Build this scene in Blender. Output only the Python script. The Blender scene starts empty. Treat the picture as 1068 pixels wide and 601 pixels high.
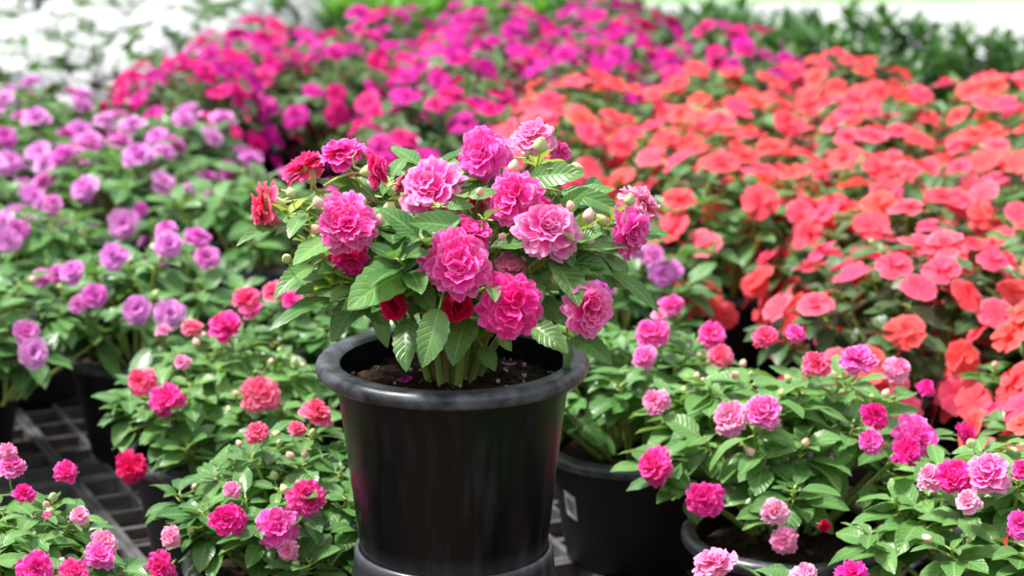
import bpy, math, random
from mathutils import Vector, Matrix
C = bpy.context.scene.collection
PI = math.pi
rnd = random.Random(7)
U = rnd.uniform

# ------------------------------------------------------------------ camera maths
F = 2500.0
CAMZ = 1.02
PITCH = math.radians(14.3)
FW = Vector((0, math.cos(PITCH), -math.sin(PITCH)))
UP = Vector((0, math.sin(PITCH), math.cos(PITCH)))
CAM = Vector((0, 0, CAMZ))

def ray(px, py):
    return FW + Vector((1, 0, 0)) * ((px - 534) / F) + UP * (-(py - 300.5) / F)
def at_z(px, py, z):
    d = ray(px, py); return CAM + d * ((z - CAMZ) / d.z)
def at_y(px, py, y):
    d = ray(px, py); return CAM + d * (y / d.y)
def to_px(p):
    v = p - CAM; w = v.dot(FW)
    return (534 + F * v.x / w, 300.5 - F * v.dot(UP) / w, w)

# ------------------------------------------------------------------ materials
def nt(name):
    m = bpy.data.materials.new(name); m.use_nodes = True
    t = m.node_tree; t.nodes.clear(); return m, t
def N(t, typ, **kw):
    n = t.nodes.new(typ)
    for k, v in kw.items():
        if k.startswith('i_'):
            key = k[2:]; key = int(key) if key.isdigit() else key.replace('_', ' ')
            n.inputs[key].default_value = v
        else: setattr(n, k, v)
    return n
def ramp(t, stops, interp='LINEAR'):
    r = t.nodes.new('ShaderNodeValToRGB'); cr = r.color_ramp; cr.interpolation = interp
    while len(cr.elements) < len(stops): cr.elements.new(0.5)
    for e, (p, c) in zip(cr.elements, stops): e.position = p; e.color = (*c, 1)
    return r
def math_(t, op, a, b=None, c=None):
    n = t.nodes.new('ShaderNodeMath'); n.operation = op
    for i, v in enumerate((a, b, c)):
        if v is None: continue
        if isinstance(v, (int, float)): n.inputs[i].default_value = v
        else: t.links.new(v, n.inputs[i])
    return n.outputs[0]
def mixc(t, fac, a, b, mode='MIX'):
    n = t.nodes.new('ShaderNodeMix'); n.data_type = 'RGBA'; n.blend_type = mode
    for s, v in ((n.inputs[0], fac), (n.inputs[6], a), (n.inputs[7], b)):
        if isinstance(v, (int, float)): s.default_value = v
        elif isinstance(v, tuple): s.default_value = (*v, 1)
        else: t.links.new(v, s)
    return n.outputs[2]
def out(t, sh):
    o = t.nodes.new('ShaderNodeOutputMaterial'); t.links.new(sh, o.inputs[0])
def leafy(t, col, tcol, rough, trans, nrm=None, spec=0.5):
    """a principled face mixed with light that comes through the thin tissue"""
    p = N(t, 'ShaderNodeBsdfPrincipled'); p.inputs['Roughness'].default_value = rough
    p.inputs['Specular IOR Level'].default_value = spec
    t.links.new(col, p.inputs['Base Color'])
    tr = N(t, 'ShaderNodeBsdfTranslucent'); t.links.new(tcol, tr.inputs[0])
    if nrm: t.links.new(nrm, p.inputs['Normal'])
    m = N(t, 'ShaderNodeMixShader'); m.inputs[0].default_value = trans
    t.links.new(p.outputs[0], m.inputs[1]); t.links.new(tr.outputs[0], m.inputs[2])
    out(t, m.outputs[0])

def petal_mat(name, base, mid, edge, trans=0.38, streak=0.5, rv=0.12):
    m, t = nt(name)
    uv = N(t, 'ShaderNodeUVMap', uv_map='UVMap'); sp = N(t, 'ShaderNodeSeparateXYZ'); t.links.new(uv.outputs[0], sp.inputs[0])
    au = math_(t, 'ABSOLUTE', math_(t, 'MULTIPLY_ADD', sp.outputs[0], 2.0, -1.0))
    # distance towards the petal's own margin
    e = math_(t, 'MAXIMUM', sp.outputs[1], math_(t, 'MULTIPLY', au, 0.93))
    oi = N(t, 'ShaderNodeObjectInfo')
    tc = N(t, 'ShaderNodeTexCoord')
    nz = N(t, 'ShaderNodeTexNoise', i_Scale=55.0, i_Detail=3.0); t.links.new(tc.outputs['Object'], nz.inputs[0])
    sc = N(t, 'ShaderNodeCombineXYZ')
    t.links.new(math_(t, 'MULTIPLY', sp.outputs[0], 14.0), sc.inputs[0]); t.links.new(math_(t, 'MULTIPLY', sp.outputs[1], 1.4), sc.inputs[1]); t.links.new(oi.outputs['Random'], sc.inputs[2])
    ns = N(t, 'ShaderNodeTexNoise', i_Scale=1.0, i_Detail=2.0); t.links.new(sc.outputs[0], ns.inputs[0])
    f = math_(t, 'ADD', math_(t, 'ADD', e, math_(t, 'MULTIPLY', math_(t, 'SUBTRACT', nz.outputs[0], 0.5), 0.5)),
              math_(t, 'MULTIPLY', math_(t, 'SUBTRACT', ns.outputs[0], 0.5), streak))
    f = math_(t, 'ADD', f, math_(t, 'MULTIPLY', math_(t, 'SUBTRACT', oi.outputs['Random'], 0.5), rv * 2))
    r = ramp(t, [(0.0, base), (0.55, mid), (0.82, mid), (1.0, edge)]); t.links.new(f, r.inputs[0])
    hs = N(t, 'ShaderNodeHueSaturation'); t.links.new(r.outputs[0], hs.inputs['Color'])
    t.links.new(math_(t, 'MULTIPLY_ADD', oi.outputs['Random'], 0.014, 0.491), hs.inputs['Hue'])
    bp = N(t, 'ShaderNodeBump', i_Strength=0.25, i_Distance=0.002); t.links.new(ns.outputs[0], bp.inputs['Height'])
    leafy(t, hs.outputs[0], hs.outputs[0], 0.55, trans, bp.outputs[0], 0.25)
    return m

def leaf_mat(name, dark, light, thr, rough=0.38, trans=0.3, vein=1.0):
    m, t = nt(name)
    uv = N(t, 'ShaderNodeUVMap', uv_map='UVMap'); sp = N(t, 'ShaderNodeSeparateXYZ'); t.links.new(uv.outputs[0], sp.inputs[0])
    au = math_(t, 'ABSOLUTE', math_(t, 'MULTIPLY_ADD', sp.outputs[0], 2.0, -1.0))
    tc = N(t, 'ShaderNodeTexCoord'); oi = N(t, 'ShaderNodeObjectInfo')
    nz = N(t, 'ShaderNodeTexNoise', i_Scale=14.0, i_Detail=3.0); t.links.new(tc.outputs['Object'], nz.inputs[0])
    f = math_(t, 'ADD', nz.outputs[0], math_(t, 'MULTIPLY', math_(t, 'SUBTRACT', oi.outputs['Random'], 0.5), 0.2))
    r = ramp(t, [(0.3, dark), (0.7, light)]); t.links.new(f, r.inputs[0])
    # side veins run forward from the midrib
    w = math_(t, 'SINE', math_(t, 'MULTIPLY', math_(t, 'SUBTRACT', sp.outputs[1], math_(t, 'MULTIPLY', au, 0.22)), 52.0))
    w = math_(t, 'POWER', math_(t, 'MULTIPLY_ADD', w, 0.5, 0.5), 6.0)
    mid = math_(t, 'LESS_THAN', au, 0.07)
    vv = math_(t, 'MAXIMUM', math_(t, 'MULTIPLY', w, 0.35), math_(t, 'MULTIPLY', mid, 0.8))
    col = mixc(t, math_(t, 'MULTIPLY', vv, 0.5 * vein), r.outputs[0], tuple(min(1, c * 1.7 + .03) for c in light))
    bp = N(t, 'ShaderNodeBump', i_Strength=0.45 * vein, i_Distance=0.0025, invert=True); t.links.new(vv, bp.inputs['Height'])
    tcn = mixc(t, 0.5, col, thr)
    leafy(t, col, tcn, rough, trans, bp.outputs[0], 0.5)
    return m

def plain(name, col, rough=0.5, noise=None, scale=30, spec=0.5, bump=0, stretch=None):
    m, t = nt(name)
    p = N(t, 'ShaderNodeBsdfPrincipled'); p.inputs['Roughness'].default_value = rough; p.inputs['Specular IOR Level'].default_value = spec
    p.inputs['Base Color'].default_value = (*col, 1)
    if noise:
        tc = N(t, 'ShaderNodeTexCoord'); mp = N(t, 'ShaderNodeMapping')
        if stretch: mp.inputs['Scale'].default_value = stretch
        t.links.new(tc.outputs['Object'], mp.inputs[0])
        nz = N(t, 'ShaderNodeTexNoise', i_Scale=float(scale), i_Detail=5.0); t.links.new(mp.outputs[0], nz.inputs[0])
        r = ramp(t, [(0.35, col), (0.7, noise)]); t.links.new(nz.outputs[0], r.inputs[0]); t.links.new(r.outputs[0], p.inputs['Base Color'])
        if bump:
            b = N(t, 'ShaderNodeBump', i_Strength=bump, i_Distance=0.004); t.links.new(nz.outputs[0], b.inputs['Height']); t.links.new(b.outputs[0], p.inputs['Normal'])
    out(t, p.outputs[0]); return m

def pot_mat(name, dust=0.3):
    """black moulded plastic, upright streaks for scuffs and painted-in reflections, dusty along its edges"""
    m, t = nt(name)
    p = N(t, 'ShaderNodeBsdfPrincipled')
    tc = N(t, 'ShaderNodeTexCoord'); mp = N(t, 'ShaderNodeMapping'); mp.inputs['Scale'].default_value = (1, 1, 0.09)
    t.links.new(tc.outputs['Object'], mp.inputs[0])
    n1 = N(t, 'ShaderNodeTexNoise', i_Scale=60.0, i_Detail=6.0); t.links.new(mp.outputs[0], n1.inputs[0])
    n2 = N(t, 'ShaderNodeTexNoise', i_Scale=9.0, i_Detail=4.0); t.links.new(tc.outputs['Object'], n2.inputs[0])
    n3 = N(t, 'ShaderNodeTexNoise', i_Scale=260.0, i_Detail=2.0); t.links.new(tc.outputs['Object'], n3.inputs[0])
    r1 = ramp(t, [(0.52, (0, 0, 0)), (0.8, (1, 1, 1))]); t.links.new(n1.outputs[0], r1.inputs[0])
    r3 = ramp(t, [(0.62, (0, 0, 0)), (0.78, (1, 1, 1))]); t.links.new(n3.outputs[0], r3.inputs[0])
    uv = N(t, 'ShaderNodeUVMap', uv_map='UVMap'); sp = N(t, 'ShaderNodeSeparateXYZ'); t.links.new(uv.outputs[0], sp.inputs[0])
    edge = sp.outputs[1]      # how much dust gathers here: written by the lathe
    f = math_(t, 'MULTIPLY', r1.outputs[0], math_(t, 'MULTIPLY', n2.outputs[0], dust))  # pale upright streaks: scuffs plus reflections painted into the colour, scaled by dust
    f = math_(t, 'ADD', f, math_(t, 'MULTIPLY', r3.outputs[0], 0.12 * dust))
    f = math_(t, 'ADD', f, math_(t, 'MULTIPLY', edge, math_(t, 'MULTIPLY_ADD', n1.outputs[0], 0.5, math_(t, 'MULTIPLY', n2.outputs[0], 0.35))))
    c = mixc(t, f, (0.004, 0.004, 0.005), (0.16, 0.17, 0.20)); t.links.new(c, p.inputs['Base Color'])
    t.links.new(math_(t, 'MULTIPLY_ADD', n2.outputs[0], 0.25, 0.17), p.inputs['Roughness'])
    b = N(t, 'ShaderNodeBump', i_Strength=0.12, i_Distance=0.001); t.links.new(n1.outputs[0], b.inputs['Height']); t.links.new(b.outputs[0], p.inputs['Normal'])
    p.inputs['Specular IOR Level'].default_value = 0.26
    out(t, p.outputs[0]); return m

PINK = petal_mat('petal_pink', (0.82, 0.010, 0.30), (0.95, 0.045, 0.44), (0.99, 0.30, 0.70))
HOT = petal_mat('petal_hot_pink', (0.78, 0.004, 0.22), (0.95, 0.018, 0.36), (0.98, 0.16, 0.54))
ORCHID = petal_mat('petal_orchid_pink', (0.85, 0.02, 0.38), (0.95, 0.10, 0.54), (0.99, 0.46, 0.80))
SALMON = petal_mat('petal_salmon_pink', (0.85, 0.02, 0.14), (0.96, 0.08, 0.27), (0.98, 0.30, 0.48))
REDCUP = petal_mat('petal_deep_red', (0.90, 0.16, 0.30), (0.82, 0.006, 0.12), (0.93, 0.03, 0.26))
PALE = petal_mat('petal_pale_pink', (0.92, 0.08, 0.36), (0.96, 0.30, 0.58), (0.99, 0.64, 0.84))
CORAL = petal_mat('petal_coral', (0.90, 0.028, 0.045), (0.97, 0.085, 0.095), (0.99, 0.19, 0.20), streak=.3)
CORALP = petal_mat('petal_coral_pink', (0.90, 0.03, 0.10), (0.97, 0.09, 0.17), (0.99, 0.24, 0.36), streak=.3)
MAGENTA = petal_mat('petal_magenta', (0.42, 0.001, 0.19), (0.62, 0.001, 0.30), (0.76, 0.008, 0.44), streak=.3)
CRIMSON = petal_mat('petal_crimson', (0.48, 0.001, 0.10), (0.70, 0.002, 0.19), (0.82, 0.012, 0.33), streak=.3)
LILAC = petal_mat('petal_lilac', (0.64, 0.08, 0.52), (0.80, 0.26, 0.72), (0.93, 0.58, 0.90), streak=.3)
VIOLET = petal_mat('petal_violet', (0.56, 0.03, 0.40), (0.75, 0.13, 0.58), (0.88, 0.38, 0.78), streak=.3)
WHITE = petal_mat('petal_white', (0.62, 0.66, 0.64), (0.74, 0.76, 0.77), (0.80, 0.81, 0.83), streak=.1)
LEAF = leaf_mat('leaf_green', (0.032, 0.115, 0.028), (0.13, 0.29, 0.08), (0.32, 0.58, 0.06), 0.31, .24)
LEAFH = leaf_mat('leaf_fresh_green', (0.045, 0.145, 0.034), (0.19, 0.38, 0.11), (0.42, 0.70, 0.08), 0.31, .26)
LEAFD = leaf_mat('leaf_olive', (0.035, 0.09, 0.022), (0.10, 0.19, 0.06), (0.22, 0.40, 0.05), 0.36, .24)
LEAFK = leaf_mat('leaf_deep_green', (0.012, 0.06, 0.012), (0.035, 0.13, 0.018), (0.15, 0.40, 0.03), 0.34, .2)
LEAFB = leaf_mat('leaf_bright_green', (0.05, 0.20, 0.02), (0.14, 0.40, 0.04), (0.35, 0.7, 0.05), 0.4, .35)
LEAFY = leaf_mat('leaf_young_yellow_green', (0.16, 0.30, 0.03), (0.40, 0.55, 0.08), (0.6, 0.8, 0.08), 0.36, .34)
STEM = plain('stem_pale_green', (0.30, 0.44, 0.08), 0.45, (0.42, 0.50, 0.16), 40)
STEMR = plain('stem_reddish', (0.26, 0.30, 0.08), 0.45, (0.34, 0.18, 0.10), 25)
BUDM = plain('bud_cream_green', (0.42, 0.55, 0.17), 0.45, (0.72, 0.75, 0.42), 60)
BUDP = plain('bud_cream_pink', (0.74, 0.72, 0.42), 0.45, (0.85, 0.30, 0.42), 60)
POT = pot_mat('black_plastic', 0.25)
POTD = pot_mat('dusty_black_plastic', 0.75)
POTB = plain('matt_black_plastic', (0.005, 0.005, 0.006), 0.5, (0.012, 0.012, 0.014), 12, 0.35)
RIM = plain('worn_rim_plastic', (0.018, 0.022, 0.03), 0.36, (0.12, 0.13, 0.16), 60, 0.5)
SOIL = plain('potting_soil', (0.010, 0.006, 0.004), 0.9, (0.055, 0.030, 0.020), 160, 0.2, 0.8)
TRAY = plain('tray_plastic', (0.07, 0.068, 0.072), 0.4, (0.14, 0.135, 0.14), 30, 0.4)
EARTH = plain('earth', (0.06, 0.040, 0.032), 0.95, (0.17, 0.115, 0.09), 22, 0.2, 0.6)
PATH = plain('pale_path', (0.34, 0.36, 0.37), 0.8, (0.42, 0.43, 0.43), 3, 0.3)
LAWNM = plain('lawn_green', (0.12, 0.26, 0.07), 0.9, (0.30, 0.42, 0.20), 8, 0.2)
PAPER = plain('label_paper', (0.62, 0.63, 0.66), 0.6, (0.72, 0.72, 0.74), 20)
INK = plain('label_ink', (0.02, 0.02, 0.025), 0.7)
PERL = plain('perlite', (0.62, 0.58, 0.50), 0.8)
FIBRE = plain('fibre', (0.20, 0.12, 0.06), 0.9)
POST = plain('post_grey', (0.10, 0.11, 0.13), 0.6, (0.16, 0.17, 0.19), 12)

# ------------------------------------------------------------------ mesh builder
class MB:
    def __init__(s): s.v = []; s.f = []; s.uv = []; s.mi = []
    def grid(s, fn, nu, nv, mi=0, wrap=False):
        b = len(s.v)
        for j in range(nv + 1):
            for i in range(nu + 1):
                p = fn(i / nu, j / nv); s.v.append(tuple(p[0])); s.uv.append(p[1])
        for j in range(nv):
            for i in range(nu):
                a = b + j * (nu + 1) + i
                s.f.append((a, a + 1, a + nu + 2, a + nu + 1)); s.mi.append(mi)
    def tube(s, pts, rad, n=6, mi=0, cap=True):
        pts = [Vector(p) for p in pts]; b = len(s.v); k = len(pts)
        ref = Vector((0.31, 0.9, 0.2))
        for j, p in enumerate(pts):
            d = (pts[min(j + 1, k - 1)] - pts[max(j - 1, 0)]).normalized()
            a = d.cross(ref).normalized(); c = d.cross(a)
            r = rad[j] if isinstance(rad, (list, tuple)) else rad
            for i in range(n):
                an = 2 * PI * i / n
                s.v.append(tuple(p + a * (r * math.cos(an)) + c * (r * math.sin(an)))); s.uv.append((i / n, j / (k - 1)))
        for j in range(k - 1):
            for i in range(n):
                s.f.append((b + j * n + i, b + j * n + (i + 1) % n, b + (j + 1) * n + (i + 1) % n, b + (j + 1) * n + i)); s.mi.append(mi)
        if cap:
            s.f.append(tuple(b + i for i in range(n))[::-1]); s.mi.append(mi)
            s.f.append(tuple(b + (k - 1) * n + i for i in range(n))); s.mi.append(mi)
    def lathe(s, prof, n=48, mi=0, wob=0):
        """prof: (radius, height, dust)"""
        b = len(s.v); k = len(prof)
        for (r, z, d) in prof:
            for i in range(n):
                a = 2 * PI * i / n; rr = r * (1 + wob * math.sin(2 * a + .7) + wob * .4 * math.sin(3 * a))
                s.v.append((rr * math.cos(a), rr * math.sin(a), z)); s.uv.append((i / n, d))
        for j in range(k - 1):
            for i in range(n):
                s.f.append((b + j * n + i, b + j * n + (i + 1) % n, b + (j + 1) * n + (i + 1) % n, b + (j + 1) * n + i)); s.mi.append(mi)
    def box(s, x0, x1, y0, y1, z0, z1, mi=0):
        b = len(s.v)
        for z in (z0, z1):
            for x, y in ((x0, y0), (x1, y0), (x1, y1), (x0, y1)): s.v.append((x, y, z)); s.uv.append((0, 0))
        for f in ((3, 2, 1, 0), (4, 5, 6, 7), (0, 1, 5, 4), (1, 2, 6, 5), (2, 3, 7, 6), (3, 0, 4, 7)):
            s.f.append(tuple(b + i for i in f)); s.mi.append(mi)
    def mesh(s, name, mats, smooth=True):
        me = bpy.data.meshes.new(name); me.from_pydata(s.v, [], s.f)
        if not isinstance(mats, (list, tuple)): mats = [mats]
        for m in mats: me.materials.append(m)
        me.polygons.foreach_set('material_index', s.mi)
        me.polygons.foreach_set('use_smooth', [smooth] * len(s.f))
        l = me.uv_layers.new(name='UVMap'); dat = []
        for f in s.f:
            for i in f: dat += s.uv[i]
        l.data.foreach_set('uv', dat); me.update(); return me

def link(name, me, parent=None, loc=None, rot=None, scale=None):
    o = bpy.data.objects.new(name, me); C.objects.link(o)
    if parent: o.parent = parent
    if loc is not None: o.location = loc
    if rot is not None: o.rotation_euler = rot
    if scale is not None: o.scale = scale if not isinstance(scale, (int, float)) else (scale,) * 3
    return o
def thing(name, loc, label, cat, group=None, rz=0):
    o = bpy.data.objects.new(name, None); C.objects.link(o); o.empty_display_size = .05
    o.location = loc; o.rotation_euler = (0, 0, rz); o['label'] = label; o['category'] = cat
    if group: o['group'] = group
    return o
def facing(n, spin=0.0):
    """rotation that turns +Z to n"""
    q = Vector(n).normalized().to_track_quat('Z', 'Y')
    return (q.to_matrix() @ Matrix.Rotation(spin, 3, 'Z')).to_euler()

# ------------------------------------------------------------------ petals and leaves
def petal(mb, az, L, W, tilt, curl=0., cup=0., ruf=0., ph=0., notch=.14, r0=0., z0=0., nu=6, nv=6, mi=0, k=7.0, rnd2=.42, skew=0.):
    er = Vector((math.cos(az), math.sin(az), 0)); et = Vector((-math.sin(az), math.cos(az), 0)); ez = Vector((0, 0, 1))
    def fn(u, v):
        s = u * 2 - 1
        t = v
        ln = L * (1 - rnd2 * abs(s) ** 2.6 * (.3 + .7 * t) - notch * math.exp(-(s / .28) ** 2) * t * t)
        x = W * s * (t ** .6 * .9 + .1) * (1 - .10 * t * t) + skew * t * t * W
        if abs(curl) > 1e-3:
            r = ln * (math.sin(tilt + curl * t) - math.sin(tilt)) / curl; h = -ln * (math.cos(tilt + curl * t) - math.cos(tilt)) / curl
        else: r = ln * t * math.cos(tilt); h = ln * t * math.sin(tilt)
        a = tilt + curl * t
        n = ez * math.cos(a) - er * math.sin(a)
        off = cup * s * s * t * W + ruf * L * t * t * (math.sin(k * s + ph) + .5 * math.sin(2.3 * k * s + ph * 1.7) * t)
        return (er * (r0 + r) + ez * (z0 + h) + et * x + n * off, (u, v))
    mb.grid(fn, nu, nv, mi)

def double_flower(seed, mat, lod=0, squeeze=0.0):
    """ruffled rose-shaped bloom of radius 1 facing +Z"""
    r = random.Random(seed); mb = MB()
    if lod == 0: lay = [(7, 1.0, .44, 0, 12), (7, .95, .42, 16, 24), (7, .84, .40, 32, 30), (6, .68, .36, 44, 20), (6, .52, .30, 56, 8), (5, .40, .25, 62, 0), (3, .28, .2, 70, -10)]; nu, nv = 8, 7
    elif lod == 1: lay = [(6, 1.0, .56, 6, 10), (6, .84, .52, 30, 22), (5, .64, .44, 50, 20), (4, .44, .32, 66, 0)]; nu, nv = 5, 4
    else: lay = [(5, 1.0, .62, 8, 8), (5, .72, .5, 38, 15), (3, .48, .4, 62, 0)]; nu, nv = 4, 3
    z = 0.0; sub = [Vector((0, 0, 0))] + [Vector((.24 * math.cos(q), .24 * math.sin(q), 0)) for q in (r.uniform(0, 2), r.uniform(2.5, 5))]
    for li, (n, L, W, tilt, curl) in enumerate(lay):
        a0 = r.uniform(0, 6.28)
        for i in range(n):
            az = a0 + 2 * PI * i / n + r.uniform(-.3, .3); b0 = len(mb.v)
            petal(mb, az, L * r.uniform(.86, 1.08), W * r.uniform(.85, 1.15), math.radians(tilt + r.uniform(-16, 16)), -math.radians(curl + r.uniform(-14, 30)),
                  cup=r.uniform(.1, .35) * (1 if li else .5), ruf=r.uniform(.04, .10), ph=r.uniform(0, 6.28), notch=r.uniform(.04, .24), r0=r.uniform(-.03, .08), z0=z + r.uniform(-.02, .02), nu=nu, nv=nv, k=r.uniform(3.5, 7), skew=r.uniform(-.15, .15))
            if lod == 0 and li >= 3:
                of = sub[(i + li) % 3]; mb.v[b0:] = [(a + of.x, b + of.y, c) for a, b, c in mb.v[b0:]]
        z += .045
    return mb.mesh('double_bloom', mat)

def cup_flower(seed, mat):
    """half open bloom: petals still wrapped around a furled heart"""
    r = random.Random(seed); mb = MB()
    for n, L, W, tilt, curl in ((4, 1.15, .78, 22, -62), (4, .95, .62, 48, -50), (3, .7, .42, 66, -30), (3, .5, .3, 78, -10)):
        a0 = r.uniform(0, 6)
        for i in range(n):
            petal(mb, a0 + 2 * PI * i / n + r.uniform(-.2, .2), L * r.uniform(.9, 1.05), W, math.radians(tilt), -math.radians(curl), cup=.3, ruf=.03, ph=r.uniform(0, 6), notch=.05, nu=7, nv=6)
    return mb.mesh('cupped_bloom', mat)

def single_flower(seed, mat, lod=1):
    """flat five-petalled bloom of radius 1 facing +Z"""
    r = random.Random(seed); mb = MB()
    a0 = r.uniform(0, 6.28)
    for i in range(5):
        petal(mb, a0 + 2 * PI * i / 5 + r.uniform(-.08, .08), r.uniform(.92, 1.06), r.uniform(.52, .62), math.radians(r.uniform(0, 16)), -math.radians(r.uniform(5, 38)), cup=r.uniform(-.05, .1),
              ruf=r.uniform(.02, .05), ph=r.uniform(0, 6), notch=r.uniform(.12, .24), z0=.02 * i, nu=5, nv=4, k=4)
    if r.random() < .8:   # a crumpled pair of inner petals, as semi-double blooms have
        for i in range(2):
            petal(mb, r.uniform(0, 6.28), .5, .34, math.radians(45), -.5, cup=.3, ruf=.06, ph=r.uniform(0, 6), nu=4, nv=3, z0=.05)
    return mb.mesh('single_bloom', mat)

def leaf(mb, p0, direction, nrm, L, W, fold=.22, droop=.5, nu=6, nv=8, mi=0, pet=.0, wave=.03, ph=0., ser=.035, twist=0.):
    """leaf from its base p0; direction = midrib at the base; nrm = upper face"""
    d = Vector(direction).normalized(); n = Vector(nrm); n = (n - d * n.dot(d)).normalized(); s_ = d.cross(n)
    def fn(u, v):
        s = u * 2 - 1
        w = W * 2.05 * (v ** .62) * ((1 - v) ** .85) if 0 < v < 1 else 0.0
        if 0 < v < 1 and abs(s) > .99: w *= 1 + ser * (1 if int(round(v * nv)) % 2 else -1)
        c = droop
        if abs(c) > 1e-3: a = L * math.sin(c * v) / c; h = -L * (1 - math.cos(c * v)) / c
        else: a = L * v; h = 0
        nn = (n * math.cos(c * v) + d * math.sin(c * v))
        x = w * s * .5
        tw = twist * v
        up = fold * abs(x) + wave * L * math.sin(v * 9 + ph + (1.5 if s > 0 else 0)) * abs(s) ** 1.5 * math.sin(PI * v)
        pos = Vector(p0) + d * a + n * h + s_ * (x * math.cos(tw)) + nn * (up + x * math.sin(tw))
        return (pos, (u, v))
    mb.grid(fn, nu, nv, mi)

def bud_mesh(seed, mat, blunt=False):
    r = random.Random(seed); mb = MB()
    prof = [(.10, -.25), (.16, -.12), (.42, .02), (.60, .25), (.64, .5), (.54, .8), (.34, 1.08), (.14, 1.27), (.01, 1.36)]
    mb.lathe([(a, z, 0) for a, z in prof], 10, 0)
    mb.tube([(0, 0, -.2), (.06, 0, -.7), (.2, .05, -1.5), (.3, .1, -2.4)], [.10, .07, .07, .08], 5, 1)
    mb.tube([(.1, 0, .0), (.55, 0, -.15), (.8, .0, .2)], [.08, .05, .02], 4, 0)          # the little spur
    return mb.mesh('bud', [mat, STEM])
BUDS = [bud_mesh(i, BUDP if i % 2 else BUDM) for i in range(4)]

def calyx_mesh():
    mb = MB()
    mb.lathe([(.02, .12, 0), (.20, .06, 0), (.24, -.08, 0), (.18, -.3, 0), (.09, -.46, 0), (.03, -.52, 0)], 10, 0)
    for a in (.3, 2.4, 4.4): leaf(mb, (0.1 * math.cos(a), .1 * math.sin(a), -.2), (math.cos(a), math.sin(a), .5), (-math.cos(a), -math.sin(a), 1.2), .5, .22, droop=-.5, nu=2, nv=4, ser=0)
    mb.tube([(0, 0, -.45), (.08, 0, -.8), (.05, .15, -1.2), (-.1, .3, -1.7)], [.05, .045, .05, .06], 5, 1)
    mb.tube([(0, .0, -.3), (.25, 0, -.62), (.55, 0, -.6), (.7, 0, -.4)], [.07, .045, .03, .015], 4, 0)
    return mb.mesh('calyx', [BUDM, STEM])
CALYX = calyx_mesh()

_cache = {}
def bloom(kind, mat, var, lod=1):
    key = (kind, mat.name, var, lod)
    if key not in _cache:
        s = hash((kind, var)) if False else (len(kind) * 101 + var * 17)
        _cache[key] = {'double': lambda: double_flower(s, mat, lod), 'cup': lambda: cup_flower(s, mat), 'single': lambda: single_flower(s, mat, lod)}[kind]()
    return _cache[key]

# ------------------------------------------------------------------ foliage of one plant (local to the pot's foot; soil at z0)
def plant_mesh(seed, R, H, z0, mat, nst=14, L=.058, nu=4, nv=6, low=.55, whorl=6, dens=1.0, lift=.0, pb=-28):
    r = random.Random(seed); fm = MB(); sm = MB(); tips = []
    for i in range(nst):
        rho = math.sqrt((i + .6) / nst); az = i * 2.39996 + r.uniform(-.25, .25)
        rr = R * .84 * rho * r.uniform(.88, 1.08)
        zt = z0 + H * (lift + (1 - lift) * math.sqrt(max(.06, 1 - .86 * rho * rho))) * r.uniform(.85, 1.03) - .01
        er = Vector((math.cos(az), math.sin(az), 0)); b = er * (.015 + .02 * rho) + Vector((0, 0, z0 - .008)); tip = er * rr + Vector((0, 0, zt))
        mid = b.lerp(tip, .55) + Vector((0, 0, .03 * (1.2 - rho))) + er * (-.012 if rho < .5 else .012)
        pts = [b * (1 - t) ** 2 + mid * 2 * t * (1 - t) + tip * t * t for t in (0, .25, .5, .75, 1)]
        sm.tube(pts, [.0034, .003, .0026, .0022, .0017], 5, 0, False)
        tips.append((tip, er, rho))
        def put(p, a, pitch, ln):
            d = Vector((math.cos(a) * math.cos(pitch), math.sin(a) * math.cos(pitch), math.sin(pitch)))
            pe = p + d * ln * .16
            sm.tube([p, pe], [.0012, .001], 3, 0, False)
            n = Vector((0, 0, 1)) + er * .25 * rho + Vector((r.uniform(-.35, .35), r.uniform(-.35, .35), 0))
            leaf(fm, pe, d, n, ln, ln * r.uniform(.60, .76), fold=r.uniform(.05, .4), droop=r.uniform(.2, .95), nu=nu, nv=nv, ph=r.uniform(0, 6), wave=r.uniform(.01, .04))
        a0 = r.uniform(0, 6.28)
        for k in range(whorl):
            put(tip + Vector((0, 0, r.uniform(-.006, .006))), a0 + k * 2.39996, math.radians(r.uniform(0, 42)), L * r.uniform(.45, 1.0))
        for t, m_ in ((.88, 4), (.72, 4), (.55, 3), (.38, 2)):
            if t < low: continue
            p = b * (1 - t) ** 2 + mid * 2 * t * (1 - t) + tip * t * t
            for k in range(int(m_ * dens + r.random())):
                a = az + r.uniform(-1.7, 1.7) if rho > .45 else r.uniform(0, 6.28)
                put(p, a, math.radians(r.uniform(pb, 22)), L * r.uniform(.8, 1.15))
    return fm.mesh('foliage', mat), sm.mesh('stem', STEM), tips

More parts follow.
